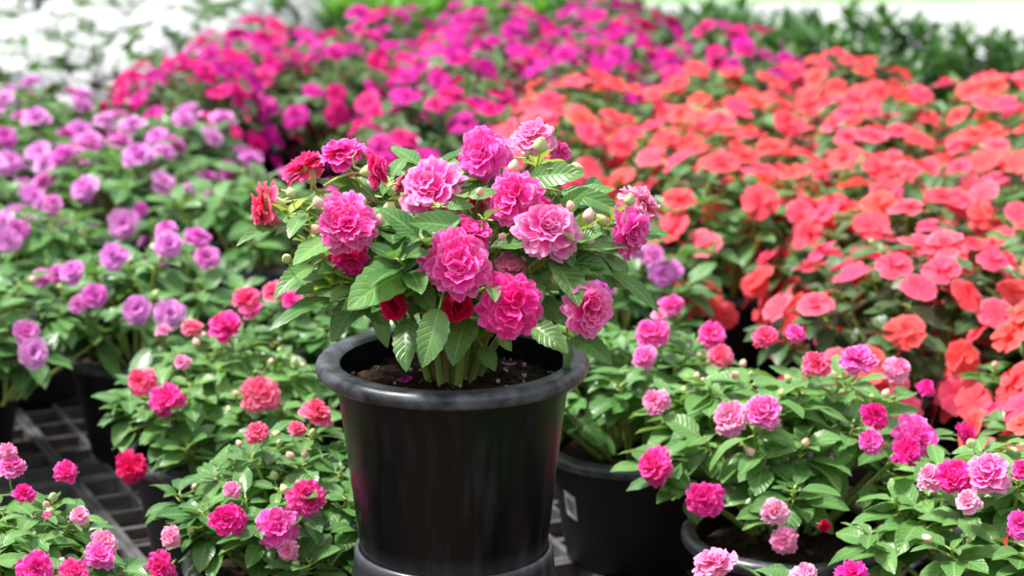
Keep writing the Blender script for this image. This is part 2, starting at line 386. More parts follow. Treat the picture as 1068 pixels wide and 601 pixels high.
# ------------------------------------------------------------------ pots
def pot_meshes(rt, rb, h, soil_z, lip_w=.014, lip_h=.018, n=56, matb=POT, matr=RIM, foot=True, nholes=0):
    b = MB()
    rw = rt - lip_w          # wall radius right under the lip
    prof = [(0.001, .006, 0), (rb * .75, .006, 0), (rb * .78, 0, 0), (rb - .003, 0, .9), (rb, .003, .9), (rb + .0005, .008, .3), (rb + (rw - rb) * .12, h * .12, .0), (rb + (rw - rb) * .5, h * .5, 0), (rw - .001, h - lip_h - .006, 0.0), (rw, h - lip_h, .15)]
    b.lathe(prof, n)
    # inner wall
    b.lathe([(rt - lip_w - .005, h - .004, 0), (rw - .006, h - lip_h, 0), (rw - .006 - (rw - rb) * .4, h * .55, 0)], n)
    body = b.mesh('pot_body', matb)
    rm = MB()
    rm.lathe([(rw - .001, h - lip_h, 0), (rt - .002, h - lip_h - .001, .0), (rt, h - lip_h + .002, 0), (rt + .001, h - lip_h * .45, 0), (rt, h - .004, 0), (rt - .003, h - .0006, 0), (rt - .006, h, 0),
              (rt - lip_w - .002, h - .0005, 0), (rt - lip_w - .005, h - .004, 0)], n, 0, .004)
    rim = rm.mesh('pot_rim', matr)
    s = MB(); rs = rw - .0055; r = random.Random(int(rt * 1e4)); rings = 14
    hgt = {}
    def fn(u, v):
        i = int(round(u * n)) % n; j = int(round(v * rings))
        if (i, j) not in hgt: hgt[(i, j)] = r.uniform(-.0035, .0035) + .004 * math.sin(i * .5) * math.sin(j * .8) * .5
        z = soil_z + (hgt[(i, j)] if 0 < j < rings else (hgt.setdefault((0, 0), 0) * 0)) + .008 * (1 - v) - (.004 if j == rings else 0)
        return ((rs * v * math.cos(2 * PI * u), rs * v * math.sin(2 * PI * u), z), (u, v))
    s.grid(fn, n, rings)
    soil = s.mesh('soil', SOIL)
    return body, rim, soil

SMALL = pot_meshes(.112, .080, .142, .122, matb=POTB, lip_w=.010, lip_h=.013, n=40)
TZ = .022                      # top of the trays

# ------------------------------------------------------------------ dome helper: where does a view of the photo meet the plant's outer shell
def dome_hit(px, py, c, R, H):
    d = ray(px, py).normalized(); o = CAM - c
    k = Vector((1 / R, 1 / R, 1 / H))
    dd = Vector((d.x * k.x, d.y * k.y, d.z * k.z)); oo = Vector((o.x * k.x, o.y * k.y, o.z * k.z))
    a = dd.dot(dd); b = oo.dot(dd); cc = oo.dot(oo) - 1; q = b * b - a * cc
    t = (-b - math.sqrt(q)) / a if q > 0 else -b / a
    return CAM + d * t

# ------------------------------------------------------------------ generic potted plant
PM = {}
def plant_variant(kind, var):
    key = (kind, var)
    if key not in PM:
        if kind == 'pink': PM[key] = plant_mesh(11 + var, .165, .155, .122, LEAFH if var % 2 else LEAF, nst=28, L=.044, nu=4, nv=6, dens=1.0, low=.5, lift=.22, pb=-20)
        elif kind == 'lilac': PM[key] = plant_mesh(31 + var, .17, .155, .122, LEAF, nst=16, L=.052, nu=4, nv=5, lift=.15, low=.6)
        elif kind == 'coral': PM[key] = plant_mesh(51 + var, .20, .19, .122, LEAFD if var % 2 else LEAF, nst=18, L=.05, nu=2, nv=5)
        elif kind == 'magenta': PM[key] = plant_mesh(71 + var, .20, .19, .122, LEAFD, nst=18, L=.05, nu=2, nv=5)
        elif kind == 'white': PM[key] = plant_mesh(91 + var, .19, .16, .122, LEAF, nst=16, L=.045, nu=2, nv=4)
    return PM[key]
DIM = {'pink': (.165, .155), 'lilac': (.17, .155), 'coral': (.20, .19), 'magenta': (.20, .19), 'white': (.19, .16)}
NOUN = {'pink': 'double_impatiens', 'lilac': 'lilac_impatiens', 'coral': 'coral_impatiens', 'magenta': 'magenta_impatiens', 'white': 'white_impatiens'}
ALL = []

def shell(r, R, H, z0, n, mind, zmin=.1):
    """n spread points on the dome, with normals"""
    pts = []
    for tries in range(n * 30):
        if len(pts) >= n: break
        c = r.uniform(zmin, 1.0) ; a = r.uniform(0, 2 * PI); s = math.sqrt(1 - c * c)
        p = Vector((R * s * math.cos(a), R * s * math.sin(a), z0 + H * c)); nn = Vector((p.x / R / R, p.y / R / R, (p.z - z0) / H / H)).normalized()
        if all((p - q).length > mind for q, _ in pts): pts.append((p, nn))
    return pts

def potted(kind, loc, label, group, flowers=None, nf=0, fsize=.024, mats=None, var=None, buds=0, seed=0, mind=.026, lod=1, fk='double', scale=1., calyx=False, cover=.1, shift=(0, 0, 0)):
    r = random.Random(seed * 7919 + 13)
    R, H = DIM[kind]; sh = Vector(shift); R *= scale; H *= scale; var = r.randrange(3) if var is None else var
    t = thing(NOUN[kind], (loc.x, loc.y, TZ), label, 'potted plant', group)
    body, rim, soil = SMALL
    link('pot', body, t); link('pot_rim', rim, t); link('soil', soil, t)
    fol, stm, tips = plant_variant(kind, var)
    rz = r.uniform(0, 6.28)
    zs = sh + Vector((0, 0, .122 * (1 - scale)))
    link('foliage', fol, t, loc=zs, rot=(0, 0, rz), scale=scale); link('stem', stm, t, loc=zs, rot=(0, 0, rz), scale=scale)
    base = Vector((loc.x, loc.y, TZ)); z0 = .122
    def put(pl, nn, size, mat, k=fk, v=None):
        v = r.randrange(5) if v is None else v
        f = link('flower', bloom(k, mat, v, lod), t, loc=pl, rot=facing(nn, r.uniform(0, 6.28)), scale=size)
        if calyx: link('calyx', CALYX, f)
    taken = []
    for fl in (flowers or []):
        px, py, spx, mat = fl[:4]; k = fl[4] if len(fl) > 4 else fk
        p = dome_hit(px, py, base + sh + Vector((0, 0, z0)), R * 1.10, H * 1.13)
        dep = (p - CAM).dot(FW); size = spx / 2 / F * dep
        pl = p - base; qq = pl - sh; nn = Vector((qq.x / R, qq.y / R, (qq.z - z0) / H)).normalized()
        nn = (nn + (CAM - p).normalized() * .8 + Vector((r.uniform(-.35, .35), r.uniform(-.3, .3), r.uniform(-.25, .3)))).normalized()
        if len(fl) > 5: nn = Vector(fl[5]).normalized()
        put(pl, nn, size, mat, k); taken.append(pl)
    for pl, nn in shell(r, R, H * 1.05, z0, nf, mind, cover):
        if any((pl - q).length < mind for q in taken): continue
        nn2 = (nn + Vector((r.uniform(-.45, .45), r.uniform(-.55, .25), r.uniform(0, .55)))).normalized()
        pl = pl + nn * r.uniform(-.012, .010)
        put(pl, nn2, fsize * r.uniform(.82, 1.15), r.choice(mats))
    for i in range(buds):
        tip, er, rho = r.choice(tips)
        tl = Matrix.Rotation(rz, 3, 'Z') @ tip * scale + zs
        off = Vector((r.uniform(-.018, .018), r.uniform(-.018, .018), r.uniform(.004, .014)))
        link('bud', r.choice(BUDS), t, loc=tl + off, rot=facing(off + Vector((0, 0, .01)), r.uniform(0, 6)), scale=r.uniform(.0045, .0080))
    ALL.append((t, base)); return t

# ------------------------------------------------------------------ 1. the plant the photograph is about
HY = 2.115
hero_rim = at_y(472, 372, HY)
HZ = hero_rim.z
HH = .186
hero_base = Vector((hero_rim.x, HY, HZ - HH))
hero = thing('double_impatiens', hero_base, 'large black pot of ruffled rose-pink double impatiens raised on an upturned pot, sharp and highest', 'potted plant')
hb, hr, hs = pot_meshes(.1245, .0875, HH, HH - .026, lip_w=.0165, lip_h=.0135, n=96, matb=POT, matr=RIM)
link('pot', hb, hero)
o = link('pot_rim', hr, hero); o['label'] = 'worn grey-black rolled rim'
link('soil', hs, hero)
pr = random.Random(5)
pm = MB()
for i in range(46):
    a = pr.uniform(0, 6.28); q = .098 * math.sqrt(pr.random()); s_ = pr.uniform(.0008, .0020)
    x, y = q * math.cos(a), q * math.sin(a)
    zc = HH - .0245 + .008 * (1 - q / .1); pm.box(x - s_, x + s_, y - s_ * .7, y + s_ * .8, zc - s_, zc + s_ * .8)
pe = link('perlite', pm.mesh('perlite', PERL), hero); pe['kind'] = 'stuff'
pm = MB()
for i in range(40):
    a = pr.uniform(0, 6.28); q = .095 * math.sqrt(pr.random()); x, y = q * math.cos(a), q * math.sin(a); b_ = pr.uniform(0, 6.28); l = pr.uniform(.006, .02)
    z = HH - .0235 + .008 * (1 - q / .1)
    pm.tube([(x, y, z), (x + l * .5 * math.cos(b_), y + l * .5 * math.sin(b_), z + .002), (x + l * math.cos(b_ + .4), y + l * math.sin(b_ + .4), z - .001)], .0005, 3)
fb = link('bark_fibre', pm.mesh('bark_fibre', FIBRE), hero); fb['kind'] = 'stuff'

TW = (CAM - Vector((hero_rim.x, HY, HZ + .1))).normalized()
# px, py, size px, depth behind the pot's axis, facing (x right, y away, z up), material, kind, variant
HF = [
    (279, 213, 50, -.02, (-.95, -.10, -.05), SALMON, 'double', 0), (319, 178, 46, .03, (-.55, .25, .85), SALMON, 'double', 1),
    (358, 161, 44, .02, (-.1, -.25, 1), PINK, 'double', 2), (390, 177, 42, .00, (.85, -.15, .25), HOT, 'double', 3),
    (363, 231, 61, -.07, (-.18, -.9, .5), PINK, 'double', 4), (364, 268, 42, -.05, (-.2, -.8, -.5), HOT, 'double', 0),
    (451, 199, 64, -.03, (-.35, -.75, .65), ORCHID, 'double', 1), (504, 162, 54, .00, (-.45, -.8, .4), ORCHID, 'double', 2),
    (556, 146, 50, .06, (-.1, -.35, .95), PALE, 'double', 3), (584, 160, 24, .06, (.5, -.7, .3), PINK, 'double', 4),
    (537, 207, 58, -.04, (-.35, -.85, .4), PINK, 'double', 3), (559, 222, 40, -.02, (.2, -.3, .9), HOT, 'double', 1),
    (570, 242, 61, -.08, (.10, -.85, .52), ORCHID, 'double', 0), (476, 276, 66, -.11, (.02, -.92, .35), PINK, 'double', 2),
    (489, 247, 46, -.07, (.3, -.35, .85), PINK, 'double', 1), (534, 319, 65, -.12, (.0, -.95, .25), HOT, 'double', 3),
    (611, 322, 54, -.10, (.42, -.85, .1), PINK, 'double', 4), (655, 241, 50, -.03, (.78, -.62, .10), ORCHID, 'double', 2),
    (668, 215, 46, .00, (.75, .10, .62), PALE, 'double', 0), (413, 318, 37, -.11, (-.1, -.93, .15), REDCUP, 'cup', 1),
    (475, 321, 40, -.10, (.15, -.9, .25), REDCUP, 'cup', 3), (494, 218, 22, .01, (.3, -.6, .7), SALMON, 'cup', 2),
    (532, 284, 44, -.04, (.0, -.5, .85), PALE, 'double', 2), (428, 192, 34, .01, (-.7, -.3, .6), SALMON, 'double', 4),
]
hero_fl = []
for px, py, s, dy, n, mat, k, v in HF:
    p = at_y(px, py, HY + dy) - hero_base; w = (p + hero_base - CAM).dot(FW)
    sz = s / 2 / F * w * (1.22 if k == 'double' else 1.25)
    f = link('flower', bloom(k, mat, v, 0), hero, loc=p, rot=facing(n, v * 1.3 + px * .01), scale=sz)
    c = link('calyx', CALYX, f, scale=1.25); c['label'] = 'cream-green calyx and stalk behind the petals'
    hero_fl.append((p, Vector(n).normalized(), sz))
HBUD = [(304, 202, 11), (333, 212, 13), (406, 217, 15), (395, 231, 13), (451, 245, 15), (438, 276, 14), (415, 282, 13), (422, 298, 11), (563, 152, 17), (535, 175, 14), (595, 171, 14), (613, 226, 14),
        (630, 229, 12), (611, 252, 13), (579, 290, 15), (332, 239, 12), (300, 268, 11), (323, 306, 12), (378, 210, 12), (534, 170, 11), (656, 209, 13), (500, 200, 10), (345, 222, 9), (596, 215, 10), (560, 262, 9), (440, 232, 9), (378, 250, 10), (523, 246, 9)]
for i, (px, py, s) in enumerate(HBUD):
    p = at_y(px, py, HY + pr.uniform(-.08, -.03) + (.05 if py < 190 else 0)) - hero_base
    n = Vector((pr.uniform(-.5, .5), pr.uniform(-.6, .1), pr.uniform(.4, 1)))
    if (px, py) == (595, 171): n = Vector((1, -.1, -.05))
    link('bud', BUDS[i % 4], hero, loc=p - Vector((0, 0, s * .3 / 1136)), rot=facing(n, i), scale=s / 1136 * .72)
# leaves that can be told apart: base px, tip px, depth at base, depth at tip, width ratio, normal
HL = [
    (300, 235, 247, 257, -.02, -.05, .34, (0, -.35, 1)), (350, 246, 307, 276, -.06, -.10, .50, (-.2, -.6, .8)), (327, 277, 286, 312, -.05, -.08, .42, (-.3, -.7, .7)),
    (350, 312, 282, 344, -.06, -.10, .30, (0, -.4, 1)), (430, 283, 364, 322, -.08, -.15, .62, (-.1, -.85, .7)), (458, 322, 441, 382, -.12, -.155, .66, (.1, -1, .25)),
    (425, 333, 424, 387, -.09, -.13, .48, (-.2, -1, .2)), (552, 186, 609, 182, -.01, -.03, .56, (.1, -.85, .6)), (585, 200, 650, 224, .0, -.01, .38, (0, -.75, .8)),
    (592, 268, 638, 287, -.05, -.07, .44, (.1, -.7, .8)), (636, 283, 686, 326, -.04, -.06, .30, (.2, -.6, .8)), (552, 338, 592, 368, -.09, -.12, .52, (.1, -.8, .6)),
    (597, 352, 637, 381, -.07, -.11, .50, (.2, -.7, .8)), (396, 320, 404, 362, -.07, -.08, .5, (-.4, -.8, .3)), (318, 222, 302, 248, -.05, -.08, .5, (-.3, -.7, .6)), (372, 220, 404, 236, .02, -.03, .45, (0, -.6, .8)),
    (503, 362, 516, 387, -.04, -.07, .72, (.2, -1, .1)), (358, 300, 308, 308, -.04, -.07, .42, (0, -.5, 1)), (592, 352, 585, 392, -.02, -.04, .45, (.8, -.6, .1)), (420, 262, 385, 292, -.04, -.08, .52, (-.2, -.7, .7)),
    (520, 345, 533, 366, -.08, -.10, .6, (0, -1, .3)), (405, 205, 372, 188, .03, .05, .45, (0, -.5, .9)), (600, 235, 632, 246, -.03, -.05, .5, (.2, -.7, .7)), (560, 290, 600, 300, -.05, -.08, .5, (.1, -.8, .6)),
    (445, 300, 428, 330, -.06, -.09, .55, (-.1, -1, .4)), (520, 240, 500, 268, -.01, -.05, .5, (0, -.8, .5)), (350, 200, 392, 208, .02, 0, .45, (0, -.4, 1)), (385, 330, 366, 322, -.05, -.09, .5, (0, -.6, .8)),
    (430, 236, 412, 262, -.01, -.06, .52, (-.1, -.8, .6)), (620, 262, 668, 262, .0, .01, .4, (0, -.5, 1)), (310, 290, 290, 300, 0, .0, .5, (0, -.5, 1)),
    (500, 300, 506, 335, -.05, -.08, .55, (.2, -1, .4)), (570, 195, 545, 178, .03, .05, .5, (0, -.6, .8)), (462, 352, 440, 372, -.03, -.06, .5, (-.2, -.8, .5)),
    (412, 268, 372, 300, -.03, -.06, .5, (0, -.6, .8)), (335, 255, 300, 290, -.02, -.03, .45, (0, -.6, .8)), (560, 310, 590, 340, -.06, -.09, .5, (.1, -.8, .6)),
]
for i, (x0, y0, x1, y1, d0, d1, wr, n) in enumerate(HL):
    a = at_y(x0, y0, HY + d0) - hero_base; b = at_y(x1, y1, HY + d1) - hero_base; L = (b - a).length
    dr = pr.uniform(.35, .75); d = (b - a).normalized(); nn = Vector(n); nn = (nn - d * nn.dot(d)).normalized()
    d2 = (d * math.cos(dr / 2) + nn * math.sin(dr / 2))
    lm = MB(); leaf(lm, (0, 0, 0), d2, nn, L * 1.04, L * min(.64, wr * 1.2), fold=pr.uniform(.12, .35), droop=dr, nu=8, nv=14, ph=i, wave=.022, ser=.05)
    lm.tube([tuple(-d * .022 - nn * .006), tuple(-d * .01 - nn * .002), (0, 0, 0)], [.0016, .0013, .001], 5, 1)
    link('leaf', lm.mesh('leaf', [LEAFH if i % 3 else LEAF, STEM]), hero, loc=a)
# the rest of its leaves, and its stems
FPX = [(*to_px(p + hero_base)[:2], s * 1136, to_px(p + hero_base)[2]) for p, n, s in hero_fl]
def hero_rest():
    r = random.Random(21); fm = MB(); z0 = HH - .022; Rx, H = .168, .205
    for i in range(26):
        rho = math.sqrt((i + .5) / 26); az = i * 2.39996 + r.uniform(-.2, .2)
        er = Vector((math.cos(az), math.sin(az), 0)); rr = Rx * rho * r.uniform(.85, 1.02) * (1 if er.y > -.3 else .82)
        zt = z0 + .075 + (H - .075) * math.sqrt(max(0.03, 1 - .92 * rho * rho)) * r.uniform(.78, .93)
        b = er * (.006 + .016 * rho) + Vector((0, 0, z0 - .004)); tip = er * rr + Vector((0, 0, zt)) + Vector((.010, 0, 0))
        mid = b.lerp(tip, .45) + Vector((0, 0, .05)) - er * .012
        B = lambda t: b * (1 - t) ** 2 + mid * 2 * t * (1 - t) + tip * t * t
        sm = MB(); sm.tube([B(t / 6) for t in range(7)], [.004, .0036, .0032, .0028, .0024, .0020, .0016], 7, 0, False)
        def put(p, a, pitch, ln):
            d = Vector((math.cos(a) * math.cos(pitch), math.sin(a) * math.cos(pitch), math.sin(pitch))); pe = p + d * ln * .25
            sm.tube([p, p.lerp(pe, .5) + Vector((0, 0, .001)), pe], [.0013, .0011, .0009], 4, 0, False)
            n = Vector((0, -.25, 1)) + er * .25 + Vector((r.uniform(-.4, .4), r.uniform(-.4, .3), 0))
            lc = pe + d * ln * .5 + hero_base; lx, ly, lw = to_px(lc)
            if any((lx - fx) ** 2 + (ly - fy) ** 2 < (fr * .5 + ln * 260) ** 2 and lw < fw + .012 for fx, fy, fr, fw in FPX): return
            leaf(fm, pe, d, n, ln, ln * r.uniform(.58, .72), fold=r.uniform(.08, .4), droop=r.uniform(.2, .9), nu=6, nv=10, ph=r.uniform(0, 6), wave=.025)
        a0 = r.uniform(0, 6.28)
        for k in range(6): put(tip, a0 + k * 2.39996, math.radians(r.uniform(5, 45)), .048 * r.uniform(.4, .95))
        for t, m_ in ((.86, 3), (.7, 3), (.54, 2)):
            for k in range(m_): put(B(t), az + r.uniform(-1.8, 1.8), math.radians(r.uniform(-22, 25)), .054 * r.uniform(.75, 1.15))
        link('stem', sm.mesh('stem', STEM if i % 3 else STEMR), hero)
    ym = MB()
    for px, py, dy in ((300, 226, -.03), (345, 222, -.03), (432, 210, -.02), (512, 196, 0), (530, 245, -.04), (552, 240, -.03), (415, 300, -.08), (345, 300, -.05), (585, 262, -.06), (606, 245, -.05), (500, 355, -.05), (462, 235, -.03), (560, 175, .02), (640, 232, -.02), (430, 322, -.07), (325, 262, -.05)):
        c0 = at_y(px, py, HY + dy) - hero_base
        for k in range(6):
            a = k * 2.39996 + px; pt = math.radians(r.uniform(15, 60)); d = Vector((math.cos(a) * math.cos(pt), math.sin(a) * math.cos(pt), math.sin(pt)))
            ln = r.uniform(.012, .026); leaf(ym, c0 + d * .003, d, Vector((0, 0, 1)) - d * .3, ln, ln * .6, fold=.4, droop=r.uniform(.2, .8), nu=4, nv=7, ser=.02)
        ym.tube([tuple(c0), tuple(c0 * .6 + Vector((0, 0, (HH + .03) * .4))), tuple(Vector((c0.x * .3, 0, HH + .02)))], [.0014, .0018, .0022], 5, 1, False)
    yl = link('young_foliage', ym.mesh('young_foliage', [LEAFY, STEM]), hero); yl['label'] = 'yellow-green young leaves'
    link('foliage', fm.mesh('foliage', LEAFH), hero)
hero_rest()
# stalks that carry each big bloom back into the plant
for i, (p, n, s) in enumerate(hero_fl):
    c = Vector((p.x * .35, .01, HH + .05 + (p.z - HH) * .35)); a = p - n * s * .9
    sm = MB(); q = a.lerp(c, .5) + Vector((0, 0, -.012))
    sm.tube([a * (1 - t) ** 2 + q * 2 * t * (1 - t) + c * t * t for t in (0, .25, .5, .75, 1)], [.0011, .0012, .0014, .0018, .0022], 5, 0, False)
    link('flower_stalk', sm.mesh('flower_stalk', STEM), hero)

# the upturned pot under it
up = thing('nursery_pot', (hero_base.x, HY, hero_base.z), 'dusty black plastic pot turned upside down under the raised pink impatiens pot', 'plant pot')
UH = hero_base.z - TZ
m = MB()
m.lathe([(.001, -.004, 0), (.0865, -.004, 0), (.0885, -.001, .5), (.0885, .004, 1.), (.0915, .004, 1.0), (.093, .001, .9), (.0935, -.006, .4), (.1125, -UH + .02, .2)], 96)
m.lathe([(.108, -UH + .02, 0), (.083, -.01, 0)], 48)
link('pot_body', m.mesh('pot_body', POTD), up)
m = MB(); m.lathe([(.1125, -UH + .02, 0), (.123, -UH + .018, 0), (.125, -UH + .01, 0), (.124, -UH + .001, 0), (.110, -UH + .0005, 0), (.108, -UH + .02, 0)], 96)
link('pot_rim', m.mesh('pot_rim', RIM), up)

# fallen petals on its soil and on the floor
def fallen(px, py, z, s, mat, label, rot):
    p = at_z(px, py, z)
    m = MB(); petal(m, 0, s, s * .6, .1, .7, cup=.3, ruf=.06, ph=px, notch=.15, nu=8, nv=6)
    petal(m, 2.2, s * .8, s * .5, .4, -.3, cup=.2, ruf=.06, ph=py, notch=.15, nu=8, nv=6)
    o = link('fallen_petal', m.mesh('fallen_petal', mat), None, loc=p, rot=(0, 0, rot)); o['label'] = label; o['category'] = 'petal'
    return o
fallen(421, 399, HZ - .021, .011, MAGENTA, 'curled magenta petal lying on the soil near the front rim of the raised pot', .3)
fallen(452, 359, HZ - .016, .010, PINK, 'pink petal lying on the soil behind the drooping leaf in the raised pot', 2)
fallen(531, 381, HZ - .019, .009, LILAC, 'pale lilac petal on the soil beside the small round leaf', 4)
fallen(694, 588, .024, .020, MAGENTA, 'magenta petal dropped on the dark ground beside the pot with the barcode sticker', 1)

# ------------------------------------------------------------------ 2. pink double impatiens standing around it
def dome(px, py): return at_z(px, py, TZ + .122 + .085)
PK = [PINK, HOT, ORCHID, PINK]
potted('pink', dome(0, 575), 'pink double impatiens beside the bare slotted tray, lowest in the near corner', 'pink double impatiens around the raised pot',
       [(12, 487, 34, ORCHID), (68, 492, 30, HOT), (25, 515, 26, HOT), (108, 568, 34, PALE), (105, 580, 36, ORCHID), (36, 594, 46, PINK), (78, 597, 36, HOT), (84, 538, 24, PALE), (8, 470, 22, PALE), (48, 540, 14, PALE, 'cup')], buds=14, scale=.85, seed=1, var=1, lod=0, calyx=True)
potted('pink', dome(228, 408), 'pink double impatiens behind the bare slotted tray, its red bloom hanging low', 'pink double impatiens around the raised pot',
       [(235, 341, 42, HOT), (170, 345, 20, PALE), (200, 342, 26, SALMON), (174, 416, 42, HOT), (148, 399, 36, SALMON), (137, 486, 40, REDCUP), (178, 410, 18, HOT), (257, 312, 34, SALMON), (272, 412, 46, SALMON), (190, 378, 20, PALE)], buds=14, scale=.9, seed=2, var=1, lod=0, calyx=True)
potted('pink', dome(306, 516), 'pink double impatiens close against the raised pot and upturned pot, two blooms touching', 'pink double impatiens around the raised pot',
       [(290, 551, 52, ORCHID), (319, 520, 46, HOT), (237, 543, 42, HOT), (178, 560, 26, PALE), (168, 592, 40, HOT), (330, 432, 40, SALMON), (268, 452, 28, SALMON), (310, 447, 22, SALMON), (242, 511, 22, PALE), (300, 574, 26, PALE)], buds=16, scale=.93, seed=3, var=1, lod=0, calyx=True)
potted('pink', dome(350, 352), 'pink double impatiens mostly hidden behind the raised pot\'s own leaves', 'pink double impatiens around the raised pot',
       [(304, 313, 24, HOT), (262, 322, 26, HOT), (285, 305, 30, SALMON)], nf=4, fsize=.02, mats=PK, buds=6, seed=4, var=0, calyx=True)
p4 = potted('pink', dome(664, 402), 'pink double impatiens in the black pot with a barcode sticker', 'pink double impatiens around the raised pot',
       [(680, 348, 42, PINK), (672, 372, 30, ORCHID), (700, 318, 30, PINK), (742, 350, 34, PINK), (752, 372, 30, SALMON), (688, 330, 20, PALE)], buds=12, seed=5, var=0, lod=0, calyx=True)
potted('pink', dome(826, 490), 'widest pink double impatiens, its open black pot rim showing beneath the blooms', 'pink double impatiens around the raised pot',
       [(684, 486, 46, HOT), (735, 521, 44, HOT), (796, 430, 44, ORCHID), (955, 455, 54, ORCHID), (945, 472, 38, HOT), (1007, 452, 28, HOT), (808, 535, 34, PALE), (817, 564, 34, PALE), (908, 461, 30, ORCHID), (762, 437, 42, PALE), (852, 380, 34, SALMON),
        (895, 377, 44, ORCHID), (830, 348, 24, PINK), (684, 420, 34, PALE), (912, 434, 34, HOT), (798, 352, 30, SALMON), (935, 385, 34, PALE), (858, 548, 20, REDCUP, 'cup'), (966, 405, 24, HOT)], buds=24, scale=1.1, shift=(0, .05, .01), seed=6, var=1, lod=0, calyx=True)
potted('pink', dome(1050, 545), 'pink double impatiens at the corner nearest the camera below the coral mounds', 'pink double impatiens around the raised pot',
       [(1030, 495, 54, ORCHID), (995, 498, 44, HOT), (1064, 548, 36, ORCHID), (972, 498, 36, PALE), (1010, 524, 30, PALE), (1068, 490, 28, HOT)], buds=18, seed=7, var=1, lod=0, calyx=True)
potted('pink', dome(812, 706), 'pink double impatiens cut by the bottom edge, only its pale-tipped blooms showing', 'pink double impatiens around the raised pot',
       [(746, 590, 54, PALE), (838, 600, 34, PALE), (888, 598, 38, HOT)], buds=3, seed=8, var=0, lod=0, calyx=True)
# the sticker on the big pot
ang0 = -PI / 2 - 1.08
m = MB(); pot_r = lambda z: .080 + (.102 - .080) * z / .142 + .0007
m.grid(lambda u, v: ((pot_r(.066 + v * .03) * math.cos(ang0 + u * .22), pot_r(.066 + v * .03) * math.sin(ang0 + u * .22), .066 + v * .03 - u * .004), (u, v)), 6, 2)
st = link('barcode_sticker', m.mesh('barcode_sticker', PAPER), p4); st['label'] = 'small white barcode sticker'
m = MB(); bars = [.14, .2, .24, .32, .36, .44, .52, .56, .64, .7, .78, .84]
for i, b_ in enumerate(bars):
    w_ = .02 + .02 * (i % 3 == 0)
    m.grid(lambda u, v: (((pot_r(.073 + v * .016) + .0004) * math.cos(ang0 + (b_ + u * w_) * .22), (pot_r(.073 + v * .016) + .0004) * math.sin(ang0 + (b_ + u * w_) * .22), .073 + v * .016 - b_ * .004), (u, v)), 1, 1)
link('barcode', m.mesh('barcode', INK), st)

# ------------------------------------------------------------------ 3. lilac plants
LV = [LILAC, VIOLET, LILAC]
GL = 'lilac impatiens in the band behind the slotted tray'
potted('lilac', dome(-62, 318), 'lilac impatiens standing behind the bare tray, one violet and one lilac bloom low', GL,
       [(27, 347, 32, VIOLET), (34, 368, 38, LILAC)], buds=5, seed=21, shift=(.075, -.085, -.01))
potted('lilac', dome(152, 312), 'lilac impatiens with a clear pair of lilac blooms, its pot rim showing above the tray', GL,
       [(142, 323, 36, LILAC), (176, 327, 38, LILAC), (76, 284, 30, LILAC), (60, 286, 26, VIOLET), (118, 268, 34, LILAC), (98, 308, 30, VIOLET), (82, 318, 24, VIOLET), (176, 256, 36, LILAC), (206, 248, 32, VIOLET), (215, 269, 32, VIOLET), (174, 240, 28, VIOLET), (42, 290, 26, VIOLET)], buds=10, seed=22)
potted('lilac', dome(262, 222), 'lilac impatiens beside the gap where an empty-looking pot rim shows behind the raised plant', GL, nf=7, fsize=.021, mats=LV, seed=23, mind=.045)
potted('lilac', dome(22, 262), 'lilac impatiens at the edge above the tray, blooms crowded on its near side', GL,
       [(8, 250, 34, LILAC), (3, 232, 32, LILAC), (55, 213, 26, VIOLET), (18, 240, 28, VIOLET), (147, 218, 20, VIOLET)], nf=6, fsize=.021, mats=LV, buds=4, seed=24, mind=.045)
potted('lilac', dome(640, 296), 'lilac impatiens tucked right behind the raised plant, in front of the coral mounds', None,
       [(612, 284, 32, LILAC), (690, 286, 34, LILAC), (682, 268, 30, VIOLET), (660, 258, 28, LILAC), (702, 282, 26, LILAC), (630, 300, 26, VIOLET)], seed=25)

# ------------------------------------------------------------------ 4. the beds behind, set out along the slanting trays
ROT = math.radians(24)
def inside(x, y, poly):
    c = False; j = len(poly) - 1
    for i in range(len(poly)):
        (xi, yi), (xj, yj) = poly[i], poly[j]
        if (yi > y) != (yj > y) and x < (xj - xi) * (y - yi) / (yj - yi) + xi: c = not c
        j = i
    return c
BEDS = {
    'coral': [(500, 165), (560, 128), (680, 152), (760, 132), (850, 116), (1250, 145), (1250, 480), (1075, 420), (985, 352), (880, 330), (755, 312), (700, 262), (600, 215)],
    'magenta': [(105, 120), (150, 80), (290, 52), (420, 50), (640, 46), (800, 92), (815, 128), (760, 132), (680, 150), (560, 126), (500, 163), (400, 170), (330, 140), (270, 150), (190, 135)],
    'lilac': [(-90, 118), (30, 112), (105, 128), (190, 165), (300, 205), (200, 235), (110, 240), (-20, 225), (-90, 215)],
    'white': [(-80, 106), (95, 84), (150, 74), (290, 40), (330, 22), (330, -10), (-80, -30)],
}
ORD = ['first', 'second', 'third', 'fourth', 'fifth', 'sixth', 'seventh', 'eighth', 'ninth', 'tenth', 'eleventh', 'twelfth', 'thirteenth', 'fourteenth', 'fifteenth', 'sixteenth', 'seventeenth', 'eighteenth', 'nineteenth', 'twentieth']
SP = .275
ax = Vector((math.cos(ROT), math.sin(ROT), 0)); ay = Vector((-math.sin(ROT), math.cos(ROT), 0))
cells = {k: [] for k in BEDS}
gr = random.Random(3)
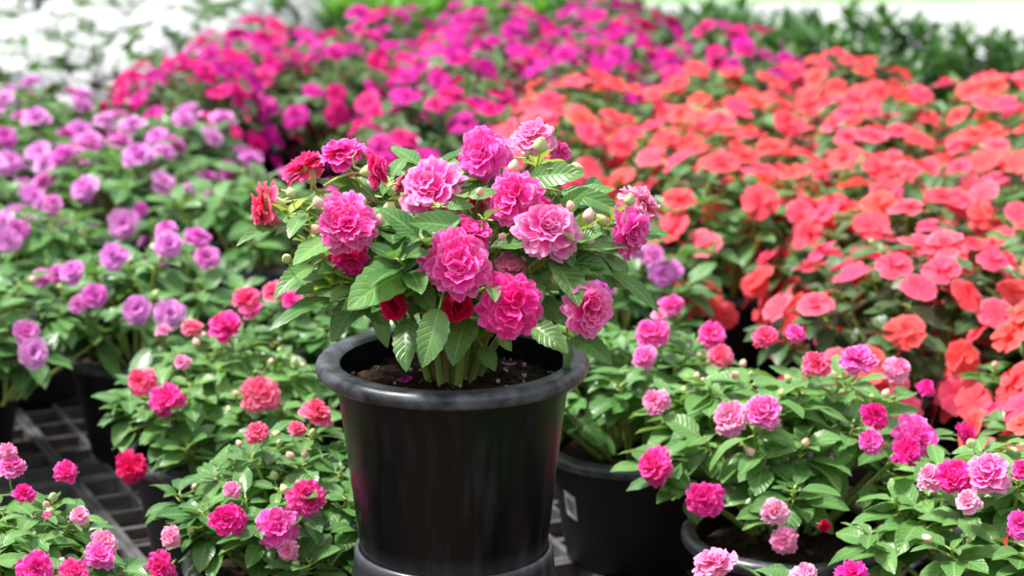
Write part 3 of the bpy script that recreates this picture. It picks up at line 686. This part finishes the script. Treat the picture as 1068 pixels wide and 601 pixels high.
for i in range(-14, 22):
    for j in range(0, 34):
        p = ax * (i * SP + (SP / 2 if j % 2 else 0)) + ay * (j * SP * .90)
        p = p + Vector((gr.uniform(-.02, .02), gr.uniform(-.02, .02), 0))
        if not 2.2 < p.y < 8: continue
        x, y, w = to_px(p + Vector((0, 0, .23)))
        if any((b - Vector((p.x, p.y, TZ))).length < .23 for _, b in ALL): continue
        for k, poly in BEDS.items():
            if -95 < x < (1150 if y < 280 else 1260) and inside(x, y, poly): cells[k].append((i, j, p, x, y)); break
ADJ = {'coral': 'coral-red single impatiens mound', 'magenta': 'magenta impatiens mound', 'lilac': 'lilac impatiens', 'white': 'white impatiens mound'}
GRP = {'coral': 'coral impatiens in the large bed', 'magenta': 'magenta impatiens in the bed behind', 'lilac': 'lilac impatiens in the band behind the slotted tray', 'white': 'white impatiens at the back'}
n_s = 100
for k, cs in cells.items():
    js = sorted({c[1] for c in cs})
    for jj, j in enumerate(js):
        row = sorted([c for c in cs if c[1] == j], key=lambda c: c[0])
        for n_, (i, _, p, x, y) in enumerate(row):
            n_s += 1
            where = f'{ORD[n_]} from the left in the {ORD[jj]} slanting row from the front'
            if len(row) == 1: where = f'alone in the {ORD[jj]} slanting row from the front'
            lab = f'{ADJ[k]}, {where}'
            if k == 'coral':
                pinkish = (i + j) % 4 == 0
                potted('coral', p, lab, GRP[k], nf=54, fsize=.0275, mats=[CORAL, CORAL, CORALP] if not pinkish else [CORALP, CORAL, CORALP], seed=n_s, mind=.032, fk='single', cover=.0, buds=3)
            elif k == 'magenta':
                m_ = [CRIMSON, CRIMSON, MAGENTA] if x < 260 else [MAGENTA, MAGENTA, CRIMSON]
                potted('magenta', p, lab, GRP[k], nf=44, fsize=.0275, mats=m_, seed=n_s, mind=.034, fk='single', cover=.08)
            elif k == 'lilac':
                potted('lilac', p, lab, GRP[k], nf=24, fsize=.0255, mats=LV, seed=n_s, mind=.038, fk='double', cover=.2)
            else:
                potted('white', p, lab, GRP[k], nf=90, fsize=.026, mats=[WHITE], seed=n_s, mind=.027, fk='single', cover=.0)

# ------------------------------------------------------------------ 5. the dark green young plants along the back, green bushes beside them
def shoot_plant(seed, mat, n=5, h=.17, L=.075, wr=.32):
    r = random.Random(seed); fm = MB(); sm = MB()
    for s in range(n):
        a = s * 2.4; rr = .028 * math.sqrt(s); hh = h * r.uniform(.8, 1.1)
        b = Vector((rr * .4 * math.cos(a), rr * .4 * math.sin(a), .075)); t_ = Vector((rr * 1.3 * math.cos(a), rr * 1.3 * math.sin(a), .075 + hh))
        sm.tube([b, b.lerp(t_, .5), t_], [.003, .0025, .0015], 5, 0, False)
        for k in range(26):
            f = .1 + .9 * k / 25; p = b.lerp(t_, f); az = k * 2.4 + a; pitch = math.radians(10 + 55 * f * f + r.uniform(-10, 10)); ln = L * r.uniform(.8, 1.1) * (1.15 - .35 * f)
            d = Vector((math.cos(az) * math.cos(pitch), math.sin(az) * math.cos(pitch), math.sin(pitch)))
            leaf(fm, p, d, Vector((0, 0, 1)) - d * .3, ln, ln * wr, fold=.35, droop=r.uniform(.3, .9), nu=2, nv=5, ser=0)
    return fm.mesh('foliage', mat), sm.mesh('stem', STEM)
TINY = pot_meshes(.055, .042, .085, .075, matb=POTB, lip_w=.005, lip_h=.008, n=24)
SH = [shoot_plant(300 + i, LEAFK, n=7, h=.14, L=.062, wr=.55) for i in range(3)]
SB = [shoot_plant(320 + i, LEAFB, n=8, h=.15, L=.055, wr=.6) for i in range(3)]
def young(p, lab, grp, ms, r, sc=1.):
    t = thing('young_shrub', (p.x, p.y, TZ), lab, 'potted plant', grp, r.uniform(0, 6.28))
    for nm, me in zip(('pot', 'pot_rim', 'soil'), TINY): link(nm, me, t)
    link('foliage', ms[0], t, scale=sc); link('stem', ms[1], t, scale=sc)
    ALL.append((t, Vector((p.x, p.y, TZ))))
r5 = random.Random(9)
rows = [(36, 610, 1110, .0), (22, 590, 1100, .5), (10, 600, 860, .2)]
for q, (y_, x0, x1, ph) in enumerate(rows):
    n = 0; x = x0 + ph * 72
    while x < x1:
        yy = y_ + (x - 700) * .085 + 34
        p = at_z(x, yy, .17); p += Vector((0, r5.uniform(-.02, .02), 0))
        if not any((b - Vector((p.x, p.y, TZ))).length < (.11 if t_['category'] == 'potted plant' and t_.name.startswith('young') else .15) for t_, b in ALL):
            young(p, f'dark green young shrub, {ORD[n]} from the left in the {["front", "middle", "back"][q]} far row', 'dark green young shrubs along the back', SH[r5.randrange(3)], r5, r5.uniform(.95, 1.15)); n += 1
        x += 74 * (1 - .06 * q)
n = 0
for y_, x0, x1 in ((28, 355, 640), (12, 330, 600), (-2, 320, 640)):
    x = x0
    while x < x1:
        p = at_z(x + r5.uniform(-6, 6), y_, .17)
        if not any((b - Vector((p.x, p.y, TZ))).length < .125 for _, b in ALL):
            young(p, f'bright green young shrub behind the magenta bed, {ORD[n]} counted from the near left', 'bright green young shrubs behind the magenta bed', SB[r5.randrange(3)], r5, 1.0); n += 1
        x += 70

# ------------------------------------------------------------------ 6. trays, ground, path, lawn
CX, CY, NX, NY = .050, .0625, 6, 8          # one tray: 6 x 8 slots
TWD, TLN = CX * NX + .012, CY * NY + .012
def tray_meshes():
    fr = MB(); e = .006
    fr.box(-TWD / 2, -TWD / 2 + .008, -TLN / 2, TLN / 2, 0.0, .022); fr.box(TWD / 2 - .008, TWD / 2, -TLN / 2, TLN / 2, 0.0, .022)
    fr.box(-TWD / 2, TWD / 2, -TLN / 2, -TLN / 2 + .010, 0, .022); fr.box(-TWD / 2, TWD / 2, TLN / 2 - .010, TLN / 2, 0, .022)
    sl = MB()
    for i in range(1, NX):
        x = -TWD / 2 + .006 + i * CX; w = .0045 if i == NX // 2 else .0028
        sl.box(x - w, x + w, -TLN / 2 + .008, TLN / 2 - .008, .004, .021)
    for j in range(1, NY):
        y = -TLN / 2 + .006 + j * CY; w = .0042
        sl.box(-TWD / 2 + .008, TWD / 2 - .008, y - w, y + w, .004, .0195)
    return fr.mesh('tray_frame', TRAY, False), sl.mesh('grid_slats', TRAY, False)
TF, TS = tray_meshes()
ax2, ay2 = ax, ay
anchor = at_z(77, 503, .02)
tr = []
for i in range(-9, 12):
    for j in range(-6, 9):
        c = anchor + ax2 * ((i + .5) * TWD * 1.004) + ay2 * ((j + .5) * TLN * 1.004)
        if c.y < 2.0 or c.y > 6.9: continue
        near = min((Vector((b.x, b.y, 0)) - Vector((c.x, c.y, 0))).length for _, b in ALL)
        x, y, w = to_px(c + Vector((0, 0, .02)))
        if near > .36 or x < -330 or x > 1400: continue
        tr.append((c, x, y, i, j))
tr.sort(key=lambda a: a[0].y)
for n_, (c, x, y, i, j) in enumerate(tr):
    vis = {(-1, 0): 'black slotted plastic tray, bare beside the near corner impatiens', (0, 0): 'black slotted plastic tray, bare strip beside the impatiens with the low red bloom',
           (-1, -1): 'black slotted plastic tray under the near corner impatiens', (0, -1): 'black slotted plastic tray in front of the upturned pot'}.get((i, j))
    t = thing('plant_tray', (c.x, c.y, 0.0), vis or 'black slotted plastic tray covered by the plants standing on it', 'tray', 'slotted trays under the plants', ROT)
    link('tray_frame', TF, t); link('grid_slats', TS, t)

def slab(name, x0, x1, y0, y1, z, mat, kind='structure', nx=1, ny=1, bumpy=0):
    r = random.Random(4); m = MB()
    m.grid(lambda u, v: ((x0 + (x1 - x0) * u, y0 + (y1 - y0) * v, z + (r.uniform(-bumpy, bumpy) if bumpy else 0)), (u, v)), nx, ny)
    o = link(name, m.mesh(name, mat)); o['kind'] = kind; return o
slab('ground', -7, 7, -4, 6.55, 0.0, EARTH, nx=90, ny=90, bumpy=.0015)
slab('floor_path', -9, 9, 6.55, 7.75, 0.0, PATH)
slab('lawn', -12, 12, 7.75, 16, 0.0, LAWNM)
m = MB(); m.tube([(0, 0, 0), (0, 0, .4), (0, 0, .95)], .014, 12); m.tube([(0, 0, .93), (0, 0, .955)], .017, 12); m.tube([(0, 0, 0), (0, 0, .02)], .03, 12)
pp = at_z(42, 20, .25)
o = link('stake', m.mesh('stake', POST), None, loc=(pp.x, pp.y, 0)); o['label'] = 'dark grey upright stake standing among the white impatiens'; o['category'] = 'stake'

# ------------------------------------------------------------------ light, sky, camera
w = bpy.data.worlds.new('sky'); bpy.context.scene.world = w; w.use_nodes = True; t = w.node_tree; t.nodes.clear()
tc = N(t, 'ShaderNodeTexCoord'); sp = N(t, 'ShaderNodeSeparateXYZ'); t.links.new(tc.outputs['Generated'], sp.inputs[0])
rp = ramp(t, [(0.0, (.10, .12, .10)), (0.12, (.20, .24, .22)), (.38, (.75, .80, .85)), (1.0, (1, 1, 1))]); t.links.new(sp.outputs[2], rp.inputs[0])
bg = N(t, 'ShaderNodeBackground', i_Strength=0.9); t.links.new(rp.outputs[0], bg.inputs[0])
ow = N(t, 'ShaderNodeOutputWorld'); t.links.new(bg.outputs[0], ow.inputs[0])
sun = bpy.data.lights.new('sun', 'SUN'); sun.energy = 5.6; sun.angle = math.radians(12); sun.color = (1, .97, .92)
so = bpy.data.objects.new('sun', sun); C.objects.link(so)
so.rotation_euler = facing((-.50, .12, .95))

cd = bpy.data.cameras.new('camera'); co = bpy.data.objects.new('camera', cd); C.objects.link(co)
co.location = CAM; co.rotation_euler = (PI / 2 - PITCH, 0, 0)
cd.sensor_width = 36; cd.lens = F / 1068 * 36; cd.clip_start = .05; cd.clip_end = 100
cd.dof.use_dof = True; cd.dof.focus_distance = 2.09; cd.dof.aperture_fstop = 6.3; cd.dof.aperture_blades = 9
S = bpy.context.scene; S.camera = co
S.view_settings.view_transform = 'Standard'; S.view_settings.look = 'None'; S.view_settings.gamma = 1; S.view_settings.use_curve_mapping = False
S.view_settings.exposure = 0.48
S.cycles.use_denoising = True
S.cycles.max_bounces = 8; S.cycles.diffuse_bounces = 4; S.cycles.transmission_bounces = 5; S.cycles.sample_clamp_indirect = 6
